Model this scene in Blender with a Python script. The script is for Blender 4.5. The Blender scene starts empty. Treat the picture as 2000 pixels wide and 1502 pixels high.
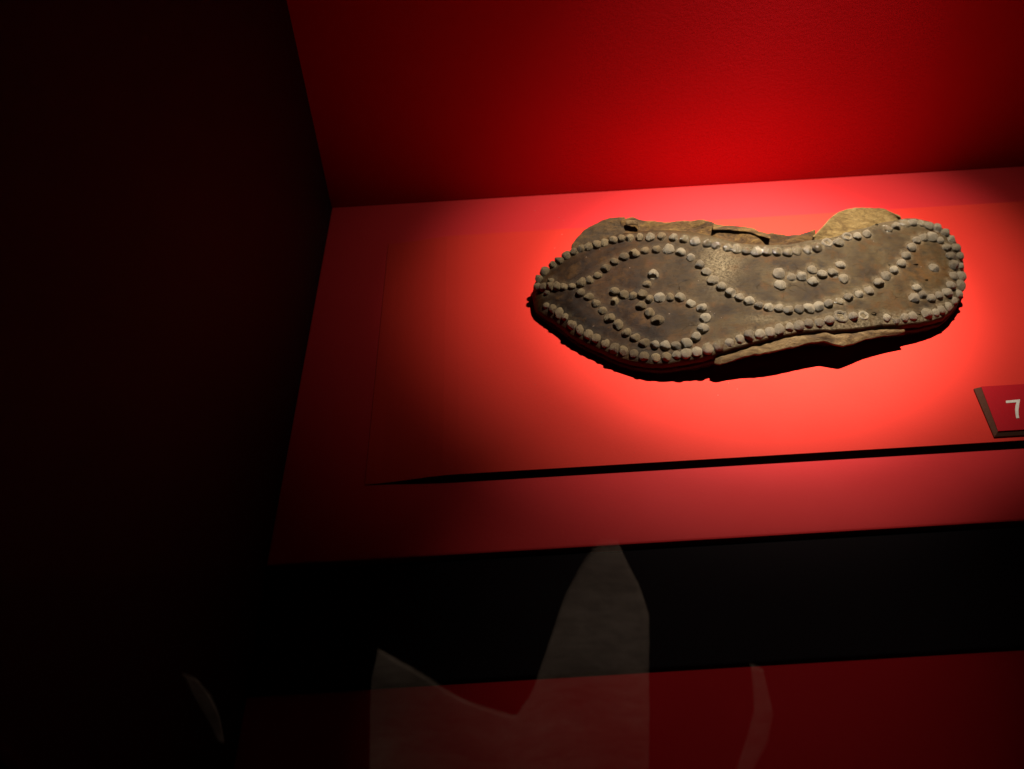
import bpy, math, random
import numpy as np
from mathutils import Vector, Matrix, noise

random.seed(7)
scene = bpy.context.scene
COL = scene.collection
rad = math.radians

# ------------------------------------------------------------------ camera
CAM_H = 0.40
FPX = 1730.0                                   # focal length in photo pixels (2000 wide)
PITCH, ROLL = 44.6, -3.43
cam_d = bpy.data.cameras.new("camera")
cam_d.sensor_width = 36.0
cam_d.lens = FPX / 2000.0 * 36.0
cam_d.clip_start = 0.005
cam_d.clip_end = 50.0
cam = bpy.data.objects.new("camera", cam_d)
COL.objects.link(cam)
CR = Matrix.Rotation(rad(90 - PITCH), 3, 'X') @ Matrix.Rotation(rad(ROLL), 3, 'Z')
CO = Vector((0, 0, CAM_H))
cam.matrix_world = Matrix.Translation(CO) @ CR.to_4x4()
scene.camera = cam
cam_d.dof.use_dof = True
cam_d.dof.focus_distance = 0.55
cam_d.dof.aperture_fstop = 8.0

# ------------------------------------------------------------------ world, light, exposure
world = bpy.data.worlds.new("World")
scene.world = world
world.use_nodes = True
bg = world.node_tree.nodes["Background"]
bg.inputs[0].default_value = (0.5, 0.12, 0.12, 1)
bg.inputs[1].default_value = 0.0006
scene.view_settings.view_transform = 'Standard'
scene.view_settings.look = 'None'
scene.view_settings.exposure = 0.0
scene.view_settings.gamma = 1.0
scene.view_settings.use_curve_mapping = False


def look(obj, target):
    d = Vector(target) - obj.location
    obj.rotation_euler = d.to_track_quat('-Z', 'Y').to_euler()


def spot(name, loc, target, power, size, blend, radius, color):
    l = bpy.data.lights.new(name, 'SPOT')
    l.energy, l.spot_size, l.spot_blend, l.shadow_soft_size = power, rad(size), blend, radius
    l.color = color
    o = bpy.data.objects.new(name, l)
    COL.objects.link(o)
    o.location = loc
    look(o, target)
    return o


LAMP = (0.265, 0.598, 0.62)
WARM = (1.0, 0.90, 0.76)
spot("case_spotlight", LAMP, (0.174, 0.484, 0.0), 54.0, 30, 1.0, 0.007, WARM)          # beam
spot("case_spotlight_field", LAMP, (0.174, 0.512, 0.0), 30.0, 44, 1.0, 0.007, WARM)     # the same lamp's softer field
spot("case_spotlight_spill", LAMP, (0.165, 0.575, 0.0), 3.8, 62, 1.0, 0.007, WARM)    # and its stray light
spot("case_spotlight_front", LAMP, (0.105, 0.235, 0.0), 3.8, 27, 1.0, 0.007, WARM)  # extra lobe at the same lamp, added to brighten the front ledge
spot("reflection_fill_lamp", (0.20, 0.07, 0.0), (0.0, -0.25, -0.50), 5.2, 100, 1.0, 0.03, (1.0, 0.82, 0.68))   # added fill lamp that lights the reflected panels
scene.cycles.diffuse_bounces = 1
scene.cycles.max_bounces = 10


# ------------------------------------------------------------------ helpers
def ray(px, py):
    v = Vector((px - 1000.0, -(py - 751.0), -FPX))
    return (CR @ v).normalized()


def P(px, py, z):
    """point of the photograph's pixel on the level z"""
    d = ray(px, py)
    t = (z - CO.z) / d.z
    return CO + d * t


def on_plane(px, py, p0, n):
    d = ray(px, py)
    t = (p0 - CO).dot(n) / d.dot(n)
    return CO + d * t


def mesh_obj(name, verts, faces, mat=None, parent=None, smooth=True):
    me = bpy.data.meshes.new(name)
    me.from_pydata([tuple(v) for v in verts], [], faces)
    me.update()
    if smooth:
        me.polygons.foreach_set('use_smooth', [True] * len(me.polygons))
    if mat:
        me.materials.append(mat)
    o = bpy.data.objects.new(name, me)
    COL.objects.link(o)
    if parent:
        o.parent = parent
    return o


def link_mesh(name, me, parent, loc, rot=None, scale=1.0):
    o = bpy.data.objects.new(name, me)
    COL.objects.link(o)
    o.parent = parent
    o.matrix_world = Matrix.LocRotScale(loc, rot, Vector((scale,) * 3) if not hasattr(scale, '__len__') else Vector(scale))
    return o


def bevel(o, w, seg=2):
    m =  o.modifiers.new("bevel", 'BEVEL')
    m.width, m.segments, m.limit_method = w, seg, 'ANGLE'
    return o


def box(name, x0, x1, y0, y1, z0, z1, mat, parent=None, bw=0.0):
    v = [(x0, y0, z0), (x1, y0, z0), (x1, y1, z0), (x0, y1, z0), (x0, y0, z1), (x1, y0, z1), (x1, y1, z1), (x0, y1, z1)]
    f = [(3, 2, 1, 0), (4, 5, 6, 7), (0, 1, 5, 4), (1, 2, 6, 5), (2, 3, 7, 6), (3, 0, 4, 7)]
    o = mesh_obj(name, v, f, mat, parent, smooth=False)
    if bw:
        bevel(o, bw)
    return o


def tag(o, label=None, cat=None, group=None, kind=None):
    for k, v in (('label', label), ('category', cat), ('group', group), ('kind', kind)):
        if v:
            o[k] = v
    return o


def empty(name, loc):
    o = bpy.data.objects.new(name, None)
    COL.objects.link(o)
    o.location = loc
    o.empty_display_size = 0.02
    bpy.context.view_layer.update()
    return o


def adopt(o, parent):
    """keep the world-space mesh coordinates while parenting to an empty that stands elsewhere"""
    o.parent = parent
    o.matrix_parent_inverse = Matrix.Translation(parent.location).inverted()
    return o


def interp(x, pts):
    return float(np.interp(x, [p[0] for p in pts], [p[1] for p in pts]))


# ------------------------------------------------------------------ materials
class NT:
    def __init__(self, name):
        self.m = bpy.data.materials.new(name)
        self.m.use_nodes = True
        self.t = self.m.node_tree
        self.b = self.t.nodes["Principled BSDF"]
        self.out = self.t.nodes["Material Output"]

    def n(self, typ, **kw):
        nd = self.t.nodes.new(typ)
        for k, v in kw.items():
            setattr(nd, k, v)
        return nd

    def l(self, a, b):
        self.t.links.new(a, b)

    def coords(self, scale=(1, 1, 1), kind='Object'):
        tc = self.n('ShaderNodeTexCoord')
        mp = self.n('ShaderNodeMapping')
        mp.inputs['Scale'].default_value = scale
        self.l(tc.outputs[kind], mp.inputs['Vector'])
        return mp.outputs[0]

    def noise(self, vec, scale, detail=6, rough=0.6, dist=0.0):
        nd = self.n('ShaderNodeTexNoise')
        nd.inputs['Scale'].default_value = scale
        nd.inputs['Detail'].default_value = detail
        nd.inputs['Roughness'].default_value = rough
        nd.inputs['Distortion'].default_value = dist
        self.l(vec, nd.inputs['Vector'])
        return nd.outputs['Fac']

    def ramp(self, fac, stops):
        r = self.n('ShaderNodeValToRGB')
        e = r.color_ramp.elements
        while len(e) < len(stops):
            e.new(0.5)
        for i, (p, c) in enumerate(stops):
            e[i].position = p
            e[i].color = (c, c, c, 1) if not hasattr(c, '__len__') else (*c, 1)
        self.l(fac, r.inputs['Fac'])
        return r.outputs['Color']

    def mix(self, fac, a, b, mode='MIX'):
        mx = self.n('ShaderNodeMix', data_type='RGBA', blend_type=mode)
        for inp, v in ((mx.inputs['Factor'], fac), (mx.inputs['A'], a), (mx.inputs['B'], b)):
            if isinstance(v, (int, float)):
                inp.default_value = v
            elif isinstance(v, tuple):
                inp.default_value = (*v, 1)
            else:
                self.l(v, inp)
        return mx.outputs['Result']

    def math(self, op, a, b=0.0):
        nd = self.n('ShaderNodeMath', operation=op)
        for i, v in enumerate((a, b)):
            if isinstance(v, (int, float)):
                nd.inputs[i].default_value = v
            else:
                self.l(v, nd.inputs[i])
        return nd.outputs[0]

    def bump(self, height, strength, dist, prev=None):
        b = self.n('ShaderNodeBump')
        b.inputs['Strength'].default_value = strength
        b.inputs['Distance'].default_value = dist
        self.l(height, b.inputs['Height'])
        if prev is not None:
            self.l(prev, b.inputs['Normal'])
        return b.outputs['Normal']

    def attr(self, name):
        a = self.n('ShaderNodeAttribute', attribute_name=name)
        return a.outputs['Fac']

    def set(self, base=None, rough=None, spec=None, normal=None):
        for k, v in (('Base Color', base), ('Roughness', rough), ('Specular IOR Level', spec), ('Normal', normal)):
            if v is None:
                continue
            if isinstance(v, (int, float)):
                self.b.inputs[k].default_value = v
            elif isinstance(v, tuple):
                self.b.inputs[k].default_value = (*v, 1)
            else:
                self.l(v, self.b.inputs[k])
        return self.m


def paint(name, c1, c2, rough=0.6, spec=0.3, grain=1.0):
    t = NT(name)
    v = t.coords()
    big = t.noise(v, 9, 4)
    fine = t.noise(v, 900, 3, 0.7)
    base = t.mix(t.ramp(big, [(0.3, 0.0), (0.7, 1.0)]), c1, c2)
    peel = t.noise(v, 420, 4, 0.6)
    nrm = t.bump(peel, 0.25 * grain, 0.0004)
    nrm = t.bump(fine, 0.15 * grain, 0.0002, nrm)
    r = t.math('ADD', t.math('MULTIPLY', big, 0.15), rough - 0.07)
    return t.set(base, r, spec, nrm)


def leather_sole():
    t = NT("old_sole_leather")
    v = t.coords()
    vs = t.coords((1, 3.2, 1))
    patch = t.noise(v, 38, 5, 0.62, 0.4)
    grain = t.noise(vs, 170, 8, 0.7, 0.3)
    spots = t.noise(v, 95, 6, 0.65)
    waist = t.ramp(patch, [(0.28, (0.011, 0.006, 0.0027)), (0.44, (0.024, 0.0155, 0.0072)), (0.56, (0.035, 0.0245, 0.0125)), (0.70, (0.036, 0.0175, 0.0053))])
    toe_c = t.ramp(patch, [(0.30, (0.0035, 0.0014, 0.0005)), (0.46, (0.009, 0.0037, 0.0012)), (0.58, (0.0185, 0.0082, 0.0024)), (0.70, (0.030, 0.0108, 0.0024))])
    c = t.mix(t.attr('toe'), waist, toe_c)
    c = t.mix(t.math('MULTIPLY', t.attr('heel'), t.ramp(spots, [(0.38, 0.0), (0.58, 0.8)])), c, (0.055, 0.026, 0.007))
    c = t.mix(t.ramp(grain, [(0.40, 0.0), (0.66, 0.45)]), c, t.mix(1.0, c, (1.6, 1.5, 1.3), 'MULTIPLY'))
    c = t.mix(t.ramp(grain, [(0.30, 0.55), (0.44, 0.0)]), c, (0.006, 0.003, 0.0014))
    c = t.mix(t.ramp(spots, [(0.53, 0.0), (0.66, 0.75)]), c, (0.044, 0.0205, 0.0055))
    c = t.mix(t.ramp(spots, [(0.28, 0.8), (0.42, 0.0)]), c, (0.005, 0.003, 0.002))
    c = t.mix(1.0, c, (0.98, 0.93, 0.76), 'MULTIPLY')
    crust_n = t.noise(v, 640, 8, 0.8)
    crust = t.math('MULTIPLY', t.attr('crust'), t.ramp(crust_n, [(0.40, 0.0), (0.60, 1.0)]))
    c = t.mix(crust, c, (0.20, 0.155, 0.095))
    # fine cracks
    vor = t.n('ShaderNodeTexVoronoi', feature='DISTANCE_TO_EDGE')
    wv = t.n('ShaderNodeVectorMath', operation='ADD')
    wn = t.n('ShaderNodeTexNoise')
    wn.inputs['Scale'].default_value = 120
    t.l(v, wn.inputs['Vector'])
    sc = t.n('ShaderNodeVectorMath', operation='SCALE')
    sc.inputs['Scale'].default_value = 0.008
    t.l(wn.outputs['Color'], sc.inputs[0])
    t.l(v, wv.inputs[0])
    t.l(sc.outputs[0], wv.inputs[1])
    t.l(wv.outputs[0], vor.inputs['Vector'])
    vor.inputs['Scale'].default_value = 95
    crack = t.ramp(vor.outputs['Distance'], [(0.0, 0.0), (0.012, 1.0)])
    where = t.ramp(t.noise(v, 30, 3), [(0.57, 0.0), (0.66, 1.0)])
    cfac = t.math('MULTIPLY', t.math('SUBTRACT', 1.0, crack), where)
    c = t.mix(t.math('MULTIPLY', cfac, 0.6), c, (0.008, 0.005, 0.003))
    fine = t.noise(vs, 950, 5, 0.75)
    c = t.mix(t.ramp(fine, [(0.34, 0.55), (0.47, 0.0)]), c, (0.006, 0.0035, 0.0018))
    c = t.mix(t.ramp(fine, [(0.56, 0.0), (0.70, 0.5)]), c, t.mix(1.0, c, (2.0, 1.9, 1.7), 'MULTIPLY'))
    n = t.bump(fine, 0.5, 0.0005)
    n = t.bump(grain, 0.6, 0.0009, n)
    n = t.bump(spots, 0.5, 0.0010, n)
    n = t.bump(t.math('SUBTRACT', 1.0, cfac), 0.8, 0.0008, n)
    n = t.bump(crust, 0.7, 0.0007, n)
    r = t.math('ADD', 0.42, t.math('MULTIPLY', grain, 0.4))
    return t.set(c, r, 0.10, n)


def leather(name, c1, c2, c3, scale=1.0, rough=0.75, bmp=0.7):
    t = NT(name)
    v = t.coords()
    vs = t.coords((1, 2.6, 2.6))
    a = t.noise(vs, 55 * scale, 7, 0.68, 0.8)
    f = t.noise(vs, 330 * scale, 8, 0.75, 0.6)
    c = t.ramp(a, [(0.36, c1), (0.50, c2), (0.62, c3)])
    c = t.mix(t.ramp(f, [(0.35, 0.6), (0.55, 0.0)]), c, tuple(k * 0.38 for k in c1))
    n = t.bump(f, bmp, 0.0012)
    n = t.bump(a, 0.5, 0.002, n)
    return t.set(c, rough, 0.25, n)


def nail_mat(name="corroded_iron", shine=0.20, spec=0.6, tone=None):
    t = NT(name)
    v = t.coords()
    oi = t.n('ShaderNodeObjectInfo')
    add = t.n('ShaderNodeVectorMath', operation='ADD')
    t.l(v, add.inputs[0])
    comb = t.n('ShaderNodeCombineXYZ')
    for i in range(3):
        t.l(t.math('MULTIPLY', oi.outputs['Random'], 3.7 + i), comb.inputs[i])
    t.l(comb.outputs[0], add.inputs[1])
    v2 = add.outputs[0]
    a = t.noise(v2, 330, 6, 0.7)
    f = t.noise(v2, 1500, 5, 0.75)
    c = t.ramp(a, [(0.28, (0.060, 0.040, 0.021)), (0.46, (0.150, 0.115, 0.070)), (0.62, (0.24, 0.20, 0.137)), (0.78, (0.36, 0.325, 0.26))])
    tint = t.ramp(oi.outputs['Random'], [(0.0, (0.62, 0.55, 0.46)), (0.35, (0.95, 0.90, 0.80)), (0.7, (1.05, 1.0, 0.95)), (1.0, (1.45, 1.45, 1.45))])
    c = t.mix(1.0, c, tint, 'MULTIPLY')
    c = t.mix(t.ramp(f, [(0.32, 0.8), (0.46, 0.0)]), c, (0.028, 0.016, 0.008))
    if tone:
        c = t.mix(1.0, c, tone, 'MULTIPLY')
    n = t.bump(f, 0.7, 0.0007)
    n = t.bump(a, 0.8, 0.0014, n)
    r = t.math('ADD', shine, t.math('MULTIPLY', a, 0.5))
    return t.set(c, r, spec, n)


def plain(name, c, rough=0.6, spec=0.3):
    t = NT(name)
    v = t.coords()
    f = t.noise(v, 600, 4)
    base = t.mix(t.ramp(f, [(0.3, 0.0), (0.7, 1.0)]), c, tuple(k * 0.8 for k in c))
    return t.set(base, rough, spec, t.bump(f, 0.15, 0.0003))


M_floor = paint("red_floor_paint", (0.56, 0.025, 0.028), (0.53, 0.023, 0.025), 0.6, 0.10)
M_board = paint("orange_red_board_paint", (0.58, 0.031, 0.020), (0.55, 0.028, 0.018), 0.6, 0.08)
M_wall = paint("deep_red_wall_paint", (0.56, 0.008, 0.016), (0.53, 0.007, 0.014), 0.65, 0.12)
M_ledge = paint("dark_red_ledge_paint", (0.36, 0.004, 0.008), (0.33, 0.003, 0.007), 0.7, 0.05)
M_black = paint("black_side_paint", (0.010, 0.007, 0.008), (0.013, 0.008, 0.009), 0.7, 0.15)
M_rail = paint("black_rail_paint", (0.006, 0.004, 0.005), (0.008, 0.005, 0.006), 0.75, 0.03)
M_plate = paint("crimson_plate_paint", (0.42, 0.005, 0.012), (0.40, 0.005, 0.011), 0.5, 0.12)
M_edge = plain("bare_plate_edge", (0.115, 0.052, 0.031))
M_white = plain("white_vinyl", (0.78, 0.74, 0.66))
M_sole = leather_sole()
M_dark = leather("dark_layer_leather", (0.006, 0.004, 0.003), (0.012, 0.008, 0.005), (0.018, 0.012, 0.008))
M_tan = leather("tan_upper_leather", (0.022, 0.009, 0.0015), (0.068, 0.031, 0.005), (0.125, 0.066, 0.014))
M_olive = leather("olive_upper_leather", (0.015, 0.0075, 0.0016), (0.040, 0.020, 0.0038), (0.072, 0.034, 0.006))
M_suede = leather("pale_suede_leather", (0.080, 0.044, 0.011), (0.135, 0.083, 0.024), (0.180, 0.118, 0.042), 1.5, 0.85, 1.0)
M_strip = leather("tan_strip_leather", (0.040, 0.020, 0.005), (0.085, 0.047, 0.014), (0.130, 0.082, 0.034), 1.3)
M_nail = nail_mat()
M_nail_brown = nail_mat("brown_corroded_iron", 0.28, 0.4, (0.78, 0.69, 0.53))
M_nail_shiny = nail_mat("polished_iron", -0.10, 1.0)
M_hole = plain("dark_hole", (0.004, 0.003, 0.002), 0.9, 0.05)

# ------------------------------------------------------------------ setting
BT = 0.005                                        # top of the raised board
corner = P(648, 405, 0)
Y_WALL, X_LEFT = corner.y, corner.x
Y_FRONT = P(1275, 1060, 0).y
Y_RAIL = P(1250, 1300, 0).y
X_RIGHT = 0.75
tag(box("floor", X_LEFT, X_RIGHT, Y_FRONT, Y_WALL, -0.018, 0.0, M_floor, bw=0.0012), kind='structure')
tag(box("back_wall", X_LEFT, X_RIGHT, Y_WALL, Y_WALL + 0.02, -0.018, 0.75, M_wall), kind='structure')
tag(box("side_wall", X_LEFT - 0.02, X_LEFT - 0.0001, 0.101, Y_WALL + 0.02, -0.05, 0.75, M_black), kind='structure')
rail = box("front_rail", X_LEFT, X_RIGHT, Y_RAIL, Y_FRONT - 0.0005, -0.030, -0.004, M_rail, bw=0.001)
tag(rail, "matt black rail along the front edge of the red case floor", "rail")
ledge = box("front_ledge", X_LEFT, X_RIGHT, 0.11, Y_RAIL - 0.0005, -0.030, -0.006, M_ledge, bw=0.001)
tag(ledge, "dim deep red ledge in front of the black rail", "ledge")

bl = P(755, 463, BT)
bf = P(712, 941, BT)
Y_BB = P(1700, 411, BT).y
Y_BF = P(1350, 899, BT).y
XL = (bl.x + bf.x) / 2
XR = X_RIGHT - 0.1
bvs = []
ramp = [(XL + 0.055 * q / 6, 0.0006 + (BT - 0.0006) * (0.5 - 0.5 * math.cos(math.pi * q / 6))) for q in range(7)] + [(XR, BT)]
for x, t in ramp:
    bvs += [(x, Y_BF + t * 1.3, 0.0002), (x, Y_BB, 0.0002), (x, Y_BB, t), (x, Y_BF, t)]
NR = (len(ramp) - 1) * 4
bfs = [(0, 3, 2, 1), (NR, NR + 1, NR + 2, NR + 3)]
for i in range(len(ramp) - 1):
    k0, k1 = i * 4, i * 4 + 4
    bfs += [(k0 + 3, k1 + 3, k1 + 2, k0 + 2), (k0, k1, k1 + 3, k0 + 3), (k0 + 2, k1 + 2, k1 + 1, k0 + 1), (k0 + 1, k1 + 1, k1, k0)]
board = mesh_obj("raised_board", bvs, bfs, M_board, smooth=False)
bevel(board, 0.0004)
tag(board, "thin orange red board lying on the case floor under the studded shoe sole", "board")

# ------------------------------------------------------------------ the studded sole
UP = [(1042, 556), (1044, 544), (1050, 535), (1059, 524), (1071, 515), (1086, 503), (1101, 491), (1114, 484), (1128, 478), (1144, 472),
      (1170, 464), (1192, 457), (1222, 450), (1260, 447), (1310, 446), (1345, 448), (1381, 455), (1420, 465), (1450, 473), (1495, 475),
      (1540, 474), (1570, 468), (1590, 466), (1635, 458), (1665, 448), (1695, 440), (1719, 432), (1749, 426), (1770, 423), (1792, 424),
      (1815, 428), (1836, 438), (1852, 449), (1867, 465), (1878, 485), (1882, 505), (1884, 532)]
LO = [(1042, 560), (1044, 584), (1050, 594), (1072, 608), (1095, 622), (1117, 642), (1147, 660), (1170, 671), (1192, 682), (1215, 692),
      (1245, 700), (1275, 705), (1307, 704), (1345, 698), (1367, 694), (1390, 688), (1420, 677), (1450, 669), (1480, 661), (1510, 653),
      (1540, 647), (1570, 641), (1600, 638), (1624, 640), (1657, 638), (1695, 634), (1722, 629), (1760, 628), (1800, 624), (1824, 620),
      (1845, 613), (1860, 600), (1875, 580), (1882, 557), (1884, 536)]
HP = [(1040, 0.0115), (1092, 0.0138), (1150, 0.0128), (1200, 0.0120), (1300, 0.0138), (1400, 0.0182), (1500, 0.0240), (1600, 0.0240), (1700, 0.0205),
      (1800, 0.0160), (1850, 0.0130), (1885, 0.0115)]
hx = np.linspace(1040, 1886, 400)
hz = np.interp(hx, [p[0] for p in HP], [p[1] for p in HP])
k = np.hanning(61); k /= k.sum()
hz = np.convolve(np.pad(hz, 30, mode='edge'), k, 'valid')


TILT = 8.3e-5                                     # the sole leans towards the viewer: far edge propped up on the crumpled upper


def H(px, py=None):
    z = BT + float(np.interp(px, hx, hz))
    lo = float(np.interp(px, [p[0] for p in LO], [p[1] for p in LO]))
    if py is not None:
        z += TILT * max(lo - py, -30.0)
    return z


upx = np.array(UP, float); lox = np.array(LO, float)
NAILS = []           # (px, py, kind, size)


def chain(pts, size=1.0, kind='dome'):
    for p in pts:
        NAILS.append((p[0], p[1], p[2] if len(p) > 2 else kind, (p[3] if len(p) > 3 else 1.0) * size))


# outer row, toe to heel along the far edge, round the heel and back along the near edge
chain([(1053, 542), (1064, 528), (1080, 515.5), (1092, 507), (1107, 496), (1122, 490), (1135.5, 484), (1150.5, 479.5), (1165, 475), (1180.5, 472),
       (1198, 467.5), (1213.5, 464), (1230, 463), (1249.5, 461.5), (1270.5, 460), (1293, 460), (1316, 461.5), (1337.5, 465), (1358.5, 468),
       (1382.5, 473.5), (1399, 477), (1423, 482), (1439.5, 483), (1459, 488.5), (1478.5, 488), (1498, 488), (1518, 489), (1538.5, 490), (1557, 487),
       (1578, 486), (1597.5, 481), (1615.5, 473.5, 'hollow'), (1638, 470.5), (1655, 462, 'hollow', .9), (1675.5, 458.5), (1693.5, 455, 'dome', 1.1),
       (1733, 446, 'worn'), (1751, 440.5), (1767, 435, 'worn'), (1783, 432), (1799, 435, 'worn'), (1815, 438), (1831, 443.5), (1846, 453), (1858.5, 466),
       (1866, 481), (1874, 498), (1876, 518.5), (1877, 538), (1875, 555), (1872, 571), (1863, 584.5), (1851, 596.5), (1839, 602.5), (1827, 608.5),
       (1811, 610, 'dome', 1.05), (1783, 615, 'dome', .9), (1768, 617.5), (1751, 621, 'half'), (1732.5, 618, 'dome', .95), (1686, 616, 'hollow'),
       (1666.5, 616), (1642, 617.5, 'hollow', 1.15), (1620, 622), (1601, 627), (1580, 629), (1561, 633), (1543, 636), (1523.5, 639), (1504, 646),
       (1484.5, 650.5), (1464, 651), (1445.5, 659.5), (1425, 667), (1404, 673), (1382.5, 678), (1361, 683.5), (1340.5, 687), (1322.5, 691), (1302, 694),
       (1281, 696), (1258.5, 693), (1239, 688), (1218, 682), (1201.5, 677.5), (1183.5, 668.5), (1165, 658), (1150.5, 650.5), (1134, 641.5),
       (1119, 631), (1105.5, 617), (1093.5, 608), (1081, 601), (1069, 595, 'dome', .85)])
# stem at the toe
chain([(1050, 558), (1063, 559), (1075.5, 557.5), (1088, 557.5), (1101, 558), (1117.5, 557), (1076, 547, 'dome', .75), (1069, 570, 'dome', .75)], .95)
# curve from the stem over the ball, through the waist and round the heel
chain([(1135.5, 550), (1151, 545.5), (1168, 536), (1183, 521.5), (1200, 509), (1219.5, 499), (1239, 493), (1260, 487), (1282.5, 485), (1306, 484),
       (1330, 490), (1350, 501), (1367.5, 514), (1380, 528), (1393, 545), (1409.5, 557.5), (1427.5, 569), (1445, 578.5), (1463.5, 586), (1482, 595),
       (1502, 598), (1522, 600), (1541, 603), (1561, 602), (1580, 600), (1599, 597), (1618.5, 590.5), (1639, 588, 'worn'), (1657.5, 578.5),
       (1678.5, 572.5), (1698, 565), (1717, 550), (1731, 537), (1747, 526), (1761, 512.5), (1770, 497.5), (1780.5, 481), (1791, 468), (1804.5, 461.5),
       (1819, 460, 'dome', 1.1), (1836, 468), (1849.5, 482.5), (1858, 498), (1862, 516), (1863, 536.5), (1857, 554.5), (1850, 569.5), (1834.5, 575.5),
       (1819, 580), (1803, 574, 'dome', .85), (1786, 580), (1791, 560.5, 'dome', .95), (1824, 521.5, 'dome', .95)])
# drop-shaped loop in the ball with its cross of studs
chain([(1134, 569.5), (1150, 577), (1164, 590), (1177, 605), (1191, 619), (1208, 632.5), (1224, 647.5), (1240.5, 657), (1258.5, 667), (1279.5, 671.5),
       (1300, 672), (1321, 673), (1340.5, 668.5), (1360, 655), (1373.5, 638.5), (1378, 617.5), (1371, 599.5), (1350, 590.5), (1329, 578), (1308.5, 578.5),
       (1288.5, 579), (1270, 582), (1255, 572), (1236, 576), (1218, 573), (1201, 566.5, 'dome', 1.1), (1201, 587, 'dome', .9), (1264.5, 553),
       (1277, 533.5, 'dome', 1.1), (1252.5, 595), (1269, 609), (1285.5, 622, 'dome', 1.15)], 1.0)
# waist motif
chain([(1522, 532, 'dome', 1.1), (1523.5, 554.5, 'dome', 1.05), (1546, 540), (1567, 538), (1587, 524.5), (1588, 547), (1607, 533.5), (1627.5, 530.5),
       (1642, 515.5, 'dome', 1.05), (1648, 542)])

nail_xy = []
for px, py, kd, sz in NAILS:
    q = P(px, py, H(px, py))
    nail_xy.append((q.x, q.y))
nail_xy = np.array(nail_xy)

NS, NTT = 300, 92
sx = 1042.2 + (1883.6 - 1042.2) * (0.5 - 0.5 * np.cos(np.linspace(0, math.pi, NS)))
sx = 0.5 * sx + 0.5 * np.linspace(1042.2, 1883.6, NS)
sx[0], sx[-1] = 1042.2, 1883.6
top = np.zeros((NS, NTT, 3))
pxs = np.zeros((NS, NTT)); pys = np.zeros((NS, NTT))
for i, x in enumerate(sx):
    a = np.interp(x, upx[:, 0], upx[:, 1]); b = np.interp(x, lox[:, 0], lox[:, 1])
    if b - a < 2: a, b = (a + b) / 2 - 1, (a + b) / 2 + 1
    tt = np.linspace(0, 1, NTT)
    tt = 0.6 * tt + 0.4 * (0.5 - 0.5 * np.cos(tt * math.pi))
    for j, t in enumerate(tt):
        y = a + (b - a) * t
        q = P(x, y, H(x, y))
        top[i, j] = q
        pxs[i, j], pys[i, j] = x, y
# rim loop (world xy), counted once round
loop = [(i, 0) for i in range(NS)] + [(NS - 1, j) for j in range(1, NTT)] + [(i, NTT - 1) for i in range(NS - 2, -1, -1)] + [(0, j) for j in range(NTT - 2, 0, -1)]
rim = np.array([top[i, j, :2] for i, j in loop])


def edge_dist(p):
    a = rim; b = np.roll(rim, -1, 0)
    ab = b - a
    t = np.clip(((p - a) * ab).sum(1) / np.maximum((ab * ab).sum(1), 1e-12), 0, 1)
    c = a + ab * t[:, None]
    return float(np.sqrt(((p - c) ** 2).sum(1)).min())


crust = np.zeros((NS, NTT)); toe = np.zeros((NS, NTT)); heel = np.zeros((NS, NTT))
for i in range(NS):
    for j in range(NTT):
        p = top[i, j]
        px, py = pxs[i, j], pys[i, j]
        d = edge_dist(p[:2])
        w = 0.0055
        drop = 0.0016 * max(0.0, 1 - d / w) ** 2
        tw = max(0.0, min(1.0, (1270 - px) / 200.0))
        drop += tw * 0.0030 * max(0.0, 1 - d / 0.013) ** 2
        nz = noise.noise(Vector((p[0] * 70, p[1] * 70, 3.1))) * 0.00055 + noise.noise(Vector((p[0] * 260, p[1] * 320, 7.7))) * 0.00028
        top[i, j, 2] += nz - drop
        nd = math.sqrt(float(((nail_xy - p[:2]) ** 2).sum(1).min()))
        near = max(0.0, 1 - max(0.0, nd - 0.0018) / 0.0038)
        reg = 0.30 + 0.7 * max(0.0, min(1.0, (px - 1330) / 120.0))
        c = near * 0.75 * reg
        c = max(c, 0.95 * math.exp(-(((px - 1405) / 32) ** 2 + ((py - 515) / 40) ** 2)))
        c = max(c, 0.55 * math.exp(-(((px - 1490) / 26) ** 2 + ((py - 622) / 8) ** 2)))
        c = max(c, 0.75 * max(0.0, 1 - d / 0.006) * max(0, min(1, (px - 1390) / 60)) * (1 if py > 560 else 0.5))
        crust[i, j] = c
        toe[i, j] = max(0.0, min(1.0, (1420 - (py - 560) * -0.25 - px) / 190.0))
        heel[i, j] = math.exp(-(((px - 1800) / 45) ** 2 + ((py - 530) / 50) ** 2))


SHOE0 = P(1460, 575, BT)
shoe = empty("studded_sole", (SHOE0.x, SHOE0.y, BT))
tag(shoe, "ancient dark leather shoe sole covered in rows of iron hobnails, lying upside down", "shoe sole")

# outsole: top sheet, rounded rim, ragged side wall, underside
cen = rim.mean(0)
nxt = np.roll(rim, -3, 0) - np.roll(rim, 3, 0)
outw = np.stack([nxt[:, 1], -nxt[:, 0]], 1)
outw /= np.maximum(np.linalg.norm(outw, axis=1), 1e-9)[:, None]
for _ in range(6):
    outw = (np.roll(outw, 1, 0) + outw + np.roll(outw, -1, 0)) / 3
outw /= np.maximum(np.linalg.norm(outw, axis=1), 1e-9)[:, None]
if ((rim - cen) * outw).sum() < 0:
    outw = -outw
NL = len(loop)


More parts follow.
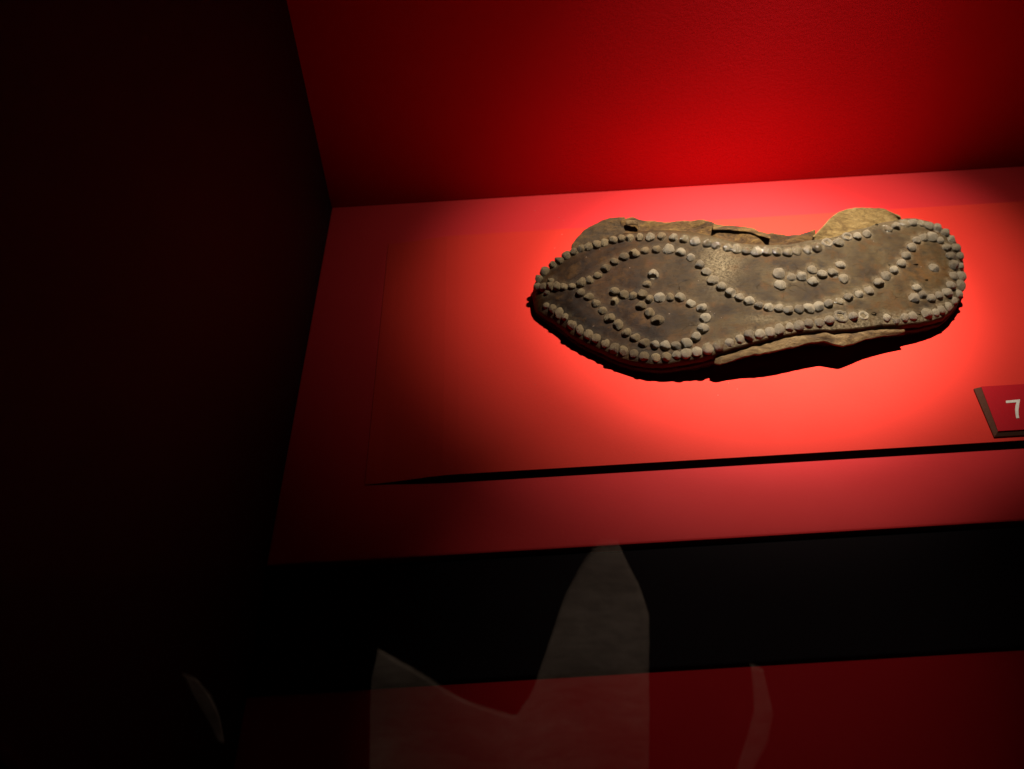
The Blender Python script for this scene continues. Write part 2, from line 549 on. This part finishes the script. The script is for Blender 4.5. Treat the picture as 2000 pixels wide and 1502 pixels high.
def slab(name, rings, mat, cap_top=None, attrs=True):
    """rings: list of (depth below rim, outward offset, roughness)"""
    verts, faces = [], []
    off = 0
    if cap_top:
        verts += [tuple(top[i, j]) for i in range(NS) for j in range(NTT)]
        for i in range(NS - 1):
            for j in range(NTT - 1):
                a = i * NTT + j
                faces.append((a, a + 1, a + NTT + 1, a + NTT))
        prev = [i * NTT + j for i, j in loop]
    else:
        prev = None
    for ri, (dep, o, rg) in enumerate(rings):
        cur = []
        for q in range(NL):
            i, j = loop[q]
            s = noise.noise(Vector((rim[q, 0] * 180, rim[q, 1] * 180, dep * 900))) * rg + noise.noise(Vector((rim[q, 0] * 600, rim[q, 1] * 600, dep * 1500))) * rg * 0.5
            x, y = rim[q] + outw[q] * (o + s)
            z = max(top[i, j, 2] - dep + noise.noise(Vector((rim[q, 0] * 120, rim[q, 1] * 120, 5 + dep * 300))) * rg * 0.6, BT + 0.0004)
            cur.append(len(verts))
            verts.append((x, y, z))
        if prev is not None:
            for q in range(NL):
                r = (q + 1) % NL
                faces.append((prev[q], prev[r], cur[r], cur[q]))
        else:
            first = cur
        prev = cur
    # closing cap(s): strips across
    def cap(idx, flip):
        for i in range(NS - 1):
            tl, tr = idx[i], idx[i + 1]
            bi = NS - 1 + NTT - 1
            bl_, br_ = idx[bi + (NS - 1 - i)], idx[bi + (NS - 2 - i)]
            f = (tl, tr, br_, bl_)
            faces.append(f[::-1] if flip else f)
    cap(prev, False)
    if not cap_top:
        cap(first, True)
    o = mesh_obj(name, verts, faces, mat)
    if cap_top:
        for nm, arr in (("crust", crust), ("toe", toe), ("heel", heel)):
            at = o.data.attributes.new(nm, 'FLOAT', 'POINT')
            full = np.zeros(len(verts)); full[:NS * NTT] = arr.reshape(-1)
            full[NS * NTT:] = 0.35 if nm == "toe" else 0.0
            at.data.foreach_set('value', full.astype(np.float32))
    adopt(o, shoe)
    return o


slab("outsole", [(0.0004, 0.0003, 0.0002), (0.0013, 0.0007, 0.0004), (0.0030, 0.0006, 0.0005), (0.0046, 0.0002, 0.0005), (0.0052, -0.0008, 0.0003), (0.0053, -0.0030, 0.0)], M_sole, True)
slab("midsole", [(0.0050, -0.0040, 0.0), (0.0052, -0.0012, 0.0004), (0.0062, 0.0003, 0.0007), (0.0080, 0.0004, 0.0008), (0.0096, -0.0004, 0.0006), (0.0100, -0.0025, 0.0003)], M_dark)
slab("insole", [(0.0098, -0.0060, 0.0), (0.0101, -0.0032, 0.0006), (0.0115, -0.0020, 0.0008), (0.0150, -0.0030, 0.0010), (0.0200, -0.0055, 0.0010), (0.0300, -0.0080, 0.0010), (0.0480, -0.0110, 0.0010)], M_dark)


def surf_z(px, py):
    i = int(np.clip(np.searchsorted(sx, px), 1, NS - 1))
    j = int(np.abs(pys[i] - py).argmin())
    return top[i, j, 2]


# ------------------------------------------------------------------ hobnails
def dome_mesh(seed, worn=False, mat=None):
    rn = random.Random(seed)
    seg = 14
    prof = [(0.90, -0.55), (1.0, -0.10), (1.03, 0.18), (0.94, 0.45), (0.76, 0.66), (0.50, 0.82), (0.24, 0.90)]
    if worn:
        prof = [(0.95, -0.55), (1.05, -0.15), (1.06, 0.05), (0.98, 0.24), (0.80, 0.36), (0.50, 0.42), (0.24, 0.38)]
    cuts = []
    for _ in range(rn.randint(4, 7)):
        a = rn.uniform(0, 2 * math.pi); e = rn.uniform(0.25, 1.2)
        cuts.append((Vector((math.cos(a) * math.cos(e), math.sin(a) * math.cos(e), math.sin(e))), rn.uniform(0.72, 0.90)))
    ax, ay = rn.uniform(0.88, 1.1), rn.uniform(0.88, 1.1)
    vs, fs = [], []
    for r, z in prof:
        for s in range(seg):
            a = 2 * math.pi * s / seg
            v = Vector((r * math.cos(a) * ax, r * math.sin(a) * ay, z))
            v *= 1 + 0.10 * noise.noise(v * 1.7 + Vector((seed, 0, 0))) + 0.05 * noise.noise(v * 4.0 + Vector((0, seed, 0)))
            vs.append(v)
    vs.append(Vector((rn.uniform(-.1, .1), rn.uniform(-.1, .1), (0.36 if worn else 0.92))))
    for v in vs:
        if v.z > -0.05:
            for n, d in cuts:
                k_ = v.dot(n) - d
                if k_ > 0:
                    v -= n * k_ * 0.9
    for q in range(len(prof) - 1):
        for s in range(seg):
            a, b = q * seg + s, q * seg + (s + 1) % seg
            fs.append((a, b, b + seg, a + seg))
    l0 = (len(prof) - 1) * seg
    for s in range(seg):
        fs.append((l0 + s, l0 + (s + 1) % seg, len(vs) - 1))
    me = bpy.data.meshes.new("hobnail")
    me.from_pydata([tuple(v) for v in vs], [], fs)
    me.polygons.foreach_set('use_smooth', [True] * len(me.polygons))
    me.set_sharp_from_angle(angle=0.55)
    me.materials.append(mat or M_nail)
    return me


def hollow_mesh(seed):
    """a nail head eaten through: ragged ring round a square socket"""
    rn = random.Random(seed)
    seg = 16
    vs, fs = [], []
    rows = [(1.12, -0.4), (1.15, 0.02), (1.02, 0.30), (0.84, 0.36), (0.60, 0.16), (0.46, -0.20), (0.40, -0.5)]
    for ri, (r, z) in enumerate(rows):
        for s in range(seg):
            a = 2 * math.pi * s / seg
            rr = r
            if ri >= 4:
                rr = r / max(abs(math.cos(a)), abs(math.sin(a))) * 0.85
            j = 1 + 0.16 * noise.noise(Vector((math.cos(a) * 1.8, math.sin(a) * 1.8, seed + ri * .3)))
            zz = z * (1 + 0.8 * noise.noise(Vector((math.cos(a) * 2.2, math.sin(a) * 2.2, seed + 9.0)))) if z > 0 else z
            vs.append((rr * j * math.cos(a), rr * j * math.sin(a), zz))
    for q in range(len(rows) - 1):
        for s in range(seg):
            a, b = q * seg + s, q * seg + (s + 1) % seg
            fs.append((a, b, b + seg, a + seg))
    l0 = (len(rows) - 1) * seg
    me = bpy.data.meshes.new("hobnail")
    fs.append(tuple(l0 + s for s in range(seg)))
    me.from_pydata(vs, [], fs)
    me.polygons.foreach_set('use_smooth', [True] * len(me.polygons))
    me.materials.append(M_nail)
    me.materials.append(M_hole)
    me.polygons[len(fs) - 1].material_index = 1
    for i in range(4 * seg, 6 * seg):
        me.polygons[i].material_index = 0
    return me


def half_mesh(seed):
    me = dome_mesh(seed)
    for v in me.vertices:
        if v.co.z > -0.1:
            dd = (Vector((v.co.x, v.co.y)) - Vector((0.0, 1.0))).length
            if dd < 0.95:
                v.co.z = -0.12
    return me


DOMES = [dome_mesh(100 + i) for i in range(18)]
WORN = [dome_mesh(300 + i, True) for i in range(4)]
HOLL = [hollow_mesh(500 + i) for i in range(4)]
HALF = half_mesh(700)
BROWN = [dome_mesh(1200 + i, False, M_nail_brown) for i in range(14)]
SHINY = [dome_mesh(900 + i, False, M_nail_shiny) for i in range(7)]
WORN = [dome_mesh(300 + i, True, M_nail_shiny) for i in range(4)]
R0 = 0.0034
rn = random.Random(21)
for idx, (px, py, kd, sz) in enumerate(NAILS):
    zs = surf_z(px, py + 3)
    s = R0 * sz * rn.uniform(0.87, 1.12)
    z = zs + (0.15 if kd in ('worn', 'hollow') else 0.45) * s
    q = P(px, py, z)
    me = {'dome': DOMES, 'worn': WORN, 'hollow': HOLL, 'half': [HALF]}[kd]
    if kd == 'dome' and ((1325 < px < 1610 and py < 495 and py < 470 + (px - 1325) * 0.16) or (1370 < px < 1420 and py > 660)):
        me = SHINY
    elif kd == 'dome' and px + rn.uniform(-60, 60) < 1290:
        me = BROWN
    me = me[rn.randrange(len(me))]
    d = 12.0
    ylo = float(np.interp(px, lox[:, 0], lox[:, 1]))
    lean = 0.30 if ylo - py < 16 else 0.0
    sl = (H(px + d) - H(px - d)) / (P(px + d, py, H(px + d)) - P(px - d, py, H(px - d))).x
    pa, pb = P(px, py - d, H(px, py - d)), P(px, py + d, H(px, py + d))
    ty = math.atan2(pa.z - pb.z, pa.y - pb.y)
    if px < 1240 and py < 560 - (px - 1043) * 0.25:       # far side of the toe rolls over
        sl += 0.22
    rot = Matrix.Rotation(-math.atan(sl) + rn.uniform(-.10, .10), 3, 'Y') @ Matrix.Rotation(ty + lean + rn.uniform(-.10, .10), 3, 'X')
    rot = rot @ Matrix.Rotation(0 if kd == 'half' else rn.uniform(0, 6.283), 3, 'Z')
    o = link_mesh("hobnail", me, shoe, Vector((q.x, q.y, zs + (0.02 if kd != 'dome' else 0.05) * s)), rot.to_quaternion(), (s, s, s * rn.uniform(0.98, 1.25) * (0.68 if lean else 1.0)))
bpy.context.view_layer.update()

# empty nail holes and slits
hv, hf = [], []


def hole(px, py, rx, ry, name="nail_hole"):
    zs = surf_z(px, py) + 0.00045
    c = P(px, py, zs)
    v, f = [], []
    for s in range(10):
        a = 2 * math.pi * s / 10
        r = 1 + rn.uniform(-.2, .2)
        v.append((c.x + rx * r * math.cos(a), c.y + ry * r * math.sin(a), zs))
    v += [(c.x + (x - c.x) * .75, c.y + (y - c.y) * .75, zs - 0.0012) for x, y, _ in v[:10]]
    for s in range(10):
        f.append((s, (s + 1) % 10, 10 + (s + 1) % 10, 10 + s))
    f.append(tuple(10 + s for s in range(10)))
    adopt(mesh_obj(name, v, f, M_hole), shoe)


for a in [(1795, 611, .0015, .0011), (1707, 612, .0016, .0010), (1713, 438, .0010, .0008), (1789, 516, .0016, .0004), (1809, 546, .0014, .0004), (1737, 517, .0008, .0006)]:
    hole(*a)


# ------------------------------------------------------------------ remains of the upper
def flap(name, outer, depth_px, z_out, z_in, mat, n=70, m=12, thick=0.0016, curl=0.0, seed=0, rough=0.0009, inner=None, bulge=0.0):
    """leather sheet between an outer edge (traced) and an inner edge hidden below the sole"""
    ox = np.array(outer, float)
    L = np.concatenate([[0], np.cumsum(np.hypot(*np.diff(ox, axis=0).T))])
    ss = np.linspace(0, L[-1], n)
    X = np.interp(ss, L, ox[:, 0]); Y = np.interp(ss, L, ox[:, 1])
    if inner is not None:
        ix = np.array(inner, float)
        Li = np.concatenate([[0], np.cumsum(np.hypot(*np.diff(ix, axis=0).T))]); Li /= Li[-1]
        IX = np.interp(ss / L[-1], Li, ix[:, 0]); IY = np.interp(ss / L[-1], Li, ix[:, 1])
    verts = []
    for i in range(n):
        po = P(X[i], Y[i], z_out(X[i], Y[i]))
        if inner is not None:
            pi_ = P(IX[i], IY[i], z_in(IX[i], IY[i]))
        else:
            pi_ = P(X[i], Y[i] + depth_px, z_in(X[i], Y[i] + depth_px))
        for j in range(m):
            t = j / (m - 1)
            p = pi_.lerp(po, t)
            p.z += curl * (t ** 3 - 0.6 * math.sin(math.pi * t)) * (0.6 + 0.8 * abs(noise.noise(Vector((X[i] * .02, 0, seed)))))
            p.z += bulge * math.sin(math.pi * t) ** 1.5 * (0.8 + 0.5 * noise.noise(Vector((X[i] * .05, 2.0, seed))))
            p.z += noise.noise(Vector((p.x * 90, p.y * 140, seed))) * rough + noise.noise(Vector((p.x * 330, p.y * 330, seed + 4))) * rough * .5
            if j == m - 1:
                p.y += noise.noise(Vector((X[i] * .09, seed, 0))) * 0.0006
            verts.append(p)
    faces = []
    for i in range(n - 1):
        for j in range(m - 1):
            a = i * m + j
            faces.append((a, a + m, a + m + 1, a + 1))
    o = mesh_obj(name, verts, faces, mat)
    md = o.modifiers.new("thickness", 'SOLIDIFY')
    md.thickness, md.offset = thick, 0.0
    ms = o.modifiers.new("smooth", 'SUBSURF')
    ms.levels = ms.render_levels = 1
    adopt(o, shoe)
    return o


flap("upper_flap", [(1116, 481), (1124, 470), (1131, 461), (1140, 450), (1152, 443), (1165, 437), (1178, 431), (1190, 428), (1205, 426), (1221, 426)], 52,
     lambda x, y: H(x, y) - 0.004, lambda x, y: H(x, y) - 0.0075, M_olive, seed=1, curl=0.0008, thick=0.0014)
flap("upper_flap", [(1212, 434), (1234, 428), (1246, 431), (1262, 433), (1285, 436), (1310, 437), (1340, 434), (1370, 434), (1390, 437), (1397, 441), (1420, 444),
                    (1450, 450), (1475, 455), (1500, 459), (1530, 462), (1560, 461), (1580, 455), (1592, 449)], 42,
     lambda x, y: H(x, y) - 0.0045, lambda x, y: H(x, y) - 0.0085, M_tan, n=110, seed=2, curl=0.0022, thick=0.0018)
flap("torn_edge", [(1392, 440), (1405, 439), (1430, 441), (1452, 443), (1470, 447), (1488, 453), (1505, 460)], 9,
     lambda x, y: H(x, y) - 0.0030, lambda x, y: H(x, y) - 0.0032, M_tan, n=40, m=5, seed=3, thick=0.0011)
flap("curled_scrap", [(1222, 431), (1232, 430), (1243, 431), (1249, 435), (1248, 442)], 9, lambda x, y: H(x, y) - 0.002, lambda x, y: H(x, y) - 0.003, M_strip, n=16, m=5, seed=8, thick=0.0012)
flap("heel_flap", [(1588, 462), (1597, 454), (1605, 445), (1618, 430), (1632, 418), (1650, 410), (1670, 406), (1700, 406), (1725, 408), (1742, 415), (1758, 424)], 46,
     lambda x, y: H(x, y) - 0.0035, lambda x, y: H(x, y) - 0.0075, M_suede, n=80, m=16, seed=5, curl=0.0006, thick=0.0016, rough=0.0007,
     inner=[(1590, 478), (1610, 475), (1635, 470), (1665, 462), (1695, 452), (1720, 445), (1745, 440), (1765, 436)])
flap("edge_strip", [(1394, 711), (1405, 714), (1430, 706), (1460, 697), (1500, 690), (1540, 681), (1580, 672), (1610, 668), (1630, 674), (1645, 678), (1665, 673),
                    (1690, 664), (1727, 657), (1765, 653)], 0,
     lambda x, y: H(x) - 0.0080, lambda x, y: H(x) - 0.0075, M_strip, n=120, m=12, seed=6, bulge=0.0026, thick=0.0022, rough=0.0010,
     inner=[(1398, 702), (1410, 699), (1440, 687), (1470, 677), (1500, 666), (1540, 658), (1590, 653), (1640, 648), (1680, 646), (1727, 647), (1765, 650)])

# ------------------------------------------------------------------ number plate
PW = 0.058
oFL, oBL = P(1941, 855, BT + 0.0003), P(1904, 766, BT + 0.0003)
tFL, tBL = P(1949, 843, BT + 0.0034), P(1916, 756, BT + 0.0044)
plate = empty("number_plate", (oFL.x + PW / 2, oFL.y, BT))
tag(plate, "small crimson number plate with a white seven and brown edges, on the red board", "number plate")


def right(v, dx=0.0):
    return Vector((oFL.x + PW + dx, v.y, v.z))


def rise(v, dz):
    return Vector((v.x, v.y, v.z + dz))


pv = [oFL, right(oFL), right(Vector((0, tBL.y + 0.002, oBL.z))), Vector((oBL.x, tBL.y + 0.002, oBL.z)),
      tFL, right(tFL, -0.003), right(tBL, -0.003), tBL]
pv += [rise(v, 0.0009) for v in pv[:4]]
adopt(mesh_obj("plate_core", pv, [(3, 2, 1, 0), (0, 1, 9, 8), (1, 2, 10, 9), (2, 3, 11, 10), (3, 0, 8, 11), (8, 9, 5, 4), (9, 10, 6, 5), (10, 11, 7, 6), (11, 8, 4, 7), (4, 5, 6, 7)],
               M_edge, smooth=False), plate)
fv = [tFL, right(tFL, -0.003), right(tBL, -0.003), tBL]
pn = (fv[1] - fv[0]).cross(fv[3] - fv[0]).normalized()
fv2 = [v + pn * 0.0001 for v in fv] + [v + pn * 0.0005 for v in fv]
adopt(bevel(mesh_obj("plate_face", fv2, [(3, 2, 1, 0), (4, 5, 6, 7), (0, 1, 5, 4), (1, 2, 6, 5), (2, 3, 7, 6), (3, 0, 4, 7)], M_plate, smooth=False), 0.0001), plate)
tp = fv[0] + pn * 0.0007
seven = [(1964.6, 782.6), (1965.0, 787.2), (1985.2, 785.6), (1983.2, 793.0), (1982.8, 801.0), (1983.6, 810.0), (1985.0, 816.8), (1990.6, 816.4), (1989.4, 809.0),
         (1989.2, 800.0), (1990.6, 790.0), (1992.4, 780.0)]
sv = [on_plane(x, y, tp, pn) for x, y in seven]
nv = len(sv)
sv2 = sv + [v - pn * 0.0003 for v in sv]
sf = [tuple(range(nv)), tuple(range(2 * nv - 1, nv - 1, -1))] + [(i, nv + i, nv + (i + 1) % nv, (i + 1) % nv) for i in range(nv)]
adopt(mesh_obj("numeral", sv2, sf, M_white, smooth=False), plate)

# ------------------------------------------------------------------ specks of dust
dv, df = [], []
rd = random.Random(5)


def speck(c, s):
    b = len(dv)
    for d in ((1, 0, 0), (-.6, .8, 0), (-.5, -.8, 0), (0, 0, .9)):
        dv.append((c.x + d[0] * s * rd.uniform(.6, 1.3), c.y + d[1] * s * rd.uniform(.6, 1.3), c.z + d[2] * s))
    df.extend([(b, b + 1, b + 3), (b + 1, b + 2, b + 3), (b + 2, b, b + 3), (b, b + 2, b + 1)])


for px, py, s in [(1145, 502, .3), (1307, 613, .45), (1160, 637, .45), (1158, 638, .3), (1230, 523, .35), (1387, 609, .4), (1396, 612, .3), (1364, 548, .25), (1706, 471, .3), (1799, 521, .25),
                  (1171, 487, .3), (1409, 621, .3)]:
    speck(P(px, py, surf_z(px, py) + .0002), s * 0.001)
for px, py, s in [(1045, 411, .35), (1098, 458, .35), (1083, 484, .3), (1092, 425, .25), (1033, 547, .25), (1402, 772, .5), (1390, 742, .35), (1440, 760, .3), (1423, 748, .3), (1101, 430, .2)]:
    speck(P(px, py, (BT if py > 440 else 0) + .0001), s * 0.001)
for _ in range(40):
    px, py = rd.uniform(780, 1990), rd.uniform(480, 900)
    q = P(px, py, BT + .0001)
    if edge_dist(np.array((q.x, q.y))) > 0.03:
        speck(q, rd.uniform(.10, .22) * 0.001)
tag(mesh_obj("dust", dv, df, plain("pale_dust", (0.5, 0.38, 0.32), 0.9), smooth=False), kind='stuff')

# ------------------------------------------------------------------ glass pane
def glass():
    t = NT("clear_glass")
    t.t.nodes.remove(t.b)
    lw = t.n('ShaderNodeLayerWeight'); lw.inputs['Blend'].default_value = 0.5
    fr = t.math('ADD', 0.04, t.math('MULTIPLY', 0.96, t.math('POWER', lw.outputs['Facing'], 5.0)))
    tr = t.n('ShaderNodeBsdfTransparent')
    gl = t.n('ShaderNodeBsdfGlossy'); gl.inputs['Roughness'].default_value = 0.0
    mx = t.n('ShaderNodeMixShader')
    t.l(fr, mx.inputs[0]); t.l(tr.outputs[0], mx.inputs[1]); t.l(gl.outputs[0], mx.inputs[2])
    t.l(mx.outputs[0], t.out.inputs['Surface'])
    return t.m
Y_GL = 0.105
Z_GL = P(1275, 1052, 0).z + (CAM_H / (Y_FRONT + 0.002)) * (Y_FRONT + 0.002 - Y_GL)
pane = box("glass_pane", X_LEFT, X_RIGHT, Y_GL - 0.0012, Y_GL, -0.05, Z_GL, glass())
tag(pane, "low clear glass front guard of the case, dimly reflecting added beige panels", "glass pane")

# ------------------------------------------------------------------ what the glass reflects: unseen pale panels, added and shaped for the reflections
Y_PANELS = -0.25
M_reflection = leather("beige_reflection_panel", (0.34, 0.27, 0.22), (0.44, 0.36, 0.29), (0.52, 0.43, 0.36), 0.12, 0.9, 0.2)


def mirror_pt(px, py):
    d = ray(px, py)
    o = Vector((0, 2 * Y_GL, CAM_H))
    d = Vector((d.x, -d.y, d.z))
    t = (Y_PANELS - o.y) / d.y
    return o + d * t


def reflection_panel(name, A, B, parent, n=60, m=24):
    """added pale panel between two traced borders, seen only as a reflection"""
    def along(pl):
        q = np.array(pl, float)
        L = np.concatenate([[0], np.cumsum(np.hypot(*np.diff(q, axis=0).T))])
        s_ = np.linspace(0, L[-1], n)
        return np.interp(s_, L, q[:, 0]), np.interp(s_, L, q[:, 1])
    ax_, ay_ = along(A)
    bx_, by_ = along(B) if B is not None else (ax_, np.full(n, 1570.0))
    vs, fs = [], []
    for i in range(n):
        for j in range(m):
            t = j / (m - 1)
            v = mirror_pt(ax_[i] + (bx_[i] - ax_[i]) * t, ay_[i] + (by_[i] - ay_[i]) * t)
            v.y += 0.006 * math.sin(v.x * 30 + v.z * 5) + 0.006 * noise.noise(Vector((v.x * 14, 0, v.z * 7)))
            vs.append(v)
    for i in range(n - 1):
        for j in range(m - 1):
            k_ = i * m + j
            fs.append((k_, k_ + m, k_ + m + 1, k_ + 1))
    o = mesh_obj(name, vs, fs, M_reflection)
    md = o.modifiers.new("thickness", 'SOLIDIFY')
    md.thickness = 0.0006
    return adopt(o, parent)


reflection_panels = empty("reflection_panels", (0.05, Y_PANELS, -0.85))
tag(reflection_panels, "added pale beige panels on the visitors' side, dimly reflected in the low front glass", "reflection_panels")
reflection_panel("reflection_main", [(722, 1400), (725, 1330), (738, 1268), (800, 1300), (900, 1348), (1008, 1394), (1040, 1350), (1065, 1280), (1100, 1180), (1140, 1090), (1170, 1040), (1190, 1000),
                    (1205, 1045), (1225, 1090), (1250, 1140), (1266, 1190), (1260, 1330)], None, reflection_panels, 110)
reflection_panel("reflection_strip", [(1468, 1305), (1474, 1390), (1462, 1440), (1418, 1560)], [(1492, 1312), (1512, 1400), (1500, 1460), (1444, 1560)], reflection_panels, 30, 6)
reflection_panel("reflection_patch", [(355, 1318), (372, 1360), (400, 1410), (424, 1460)], [(384, 1328), (412, 1360), (428, 1395), (436, 1465)], reflection_panels, 30, 6)
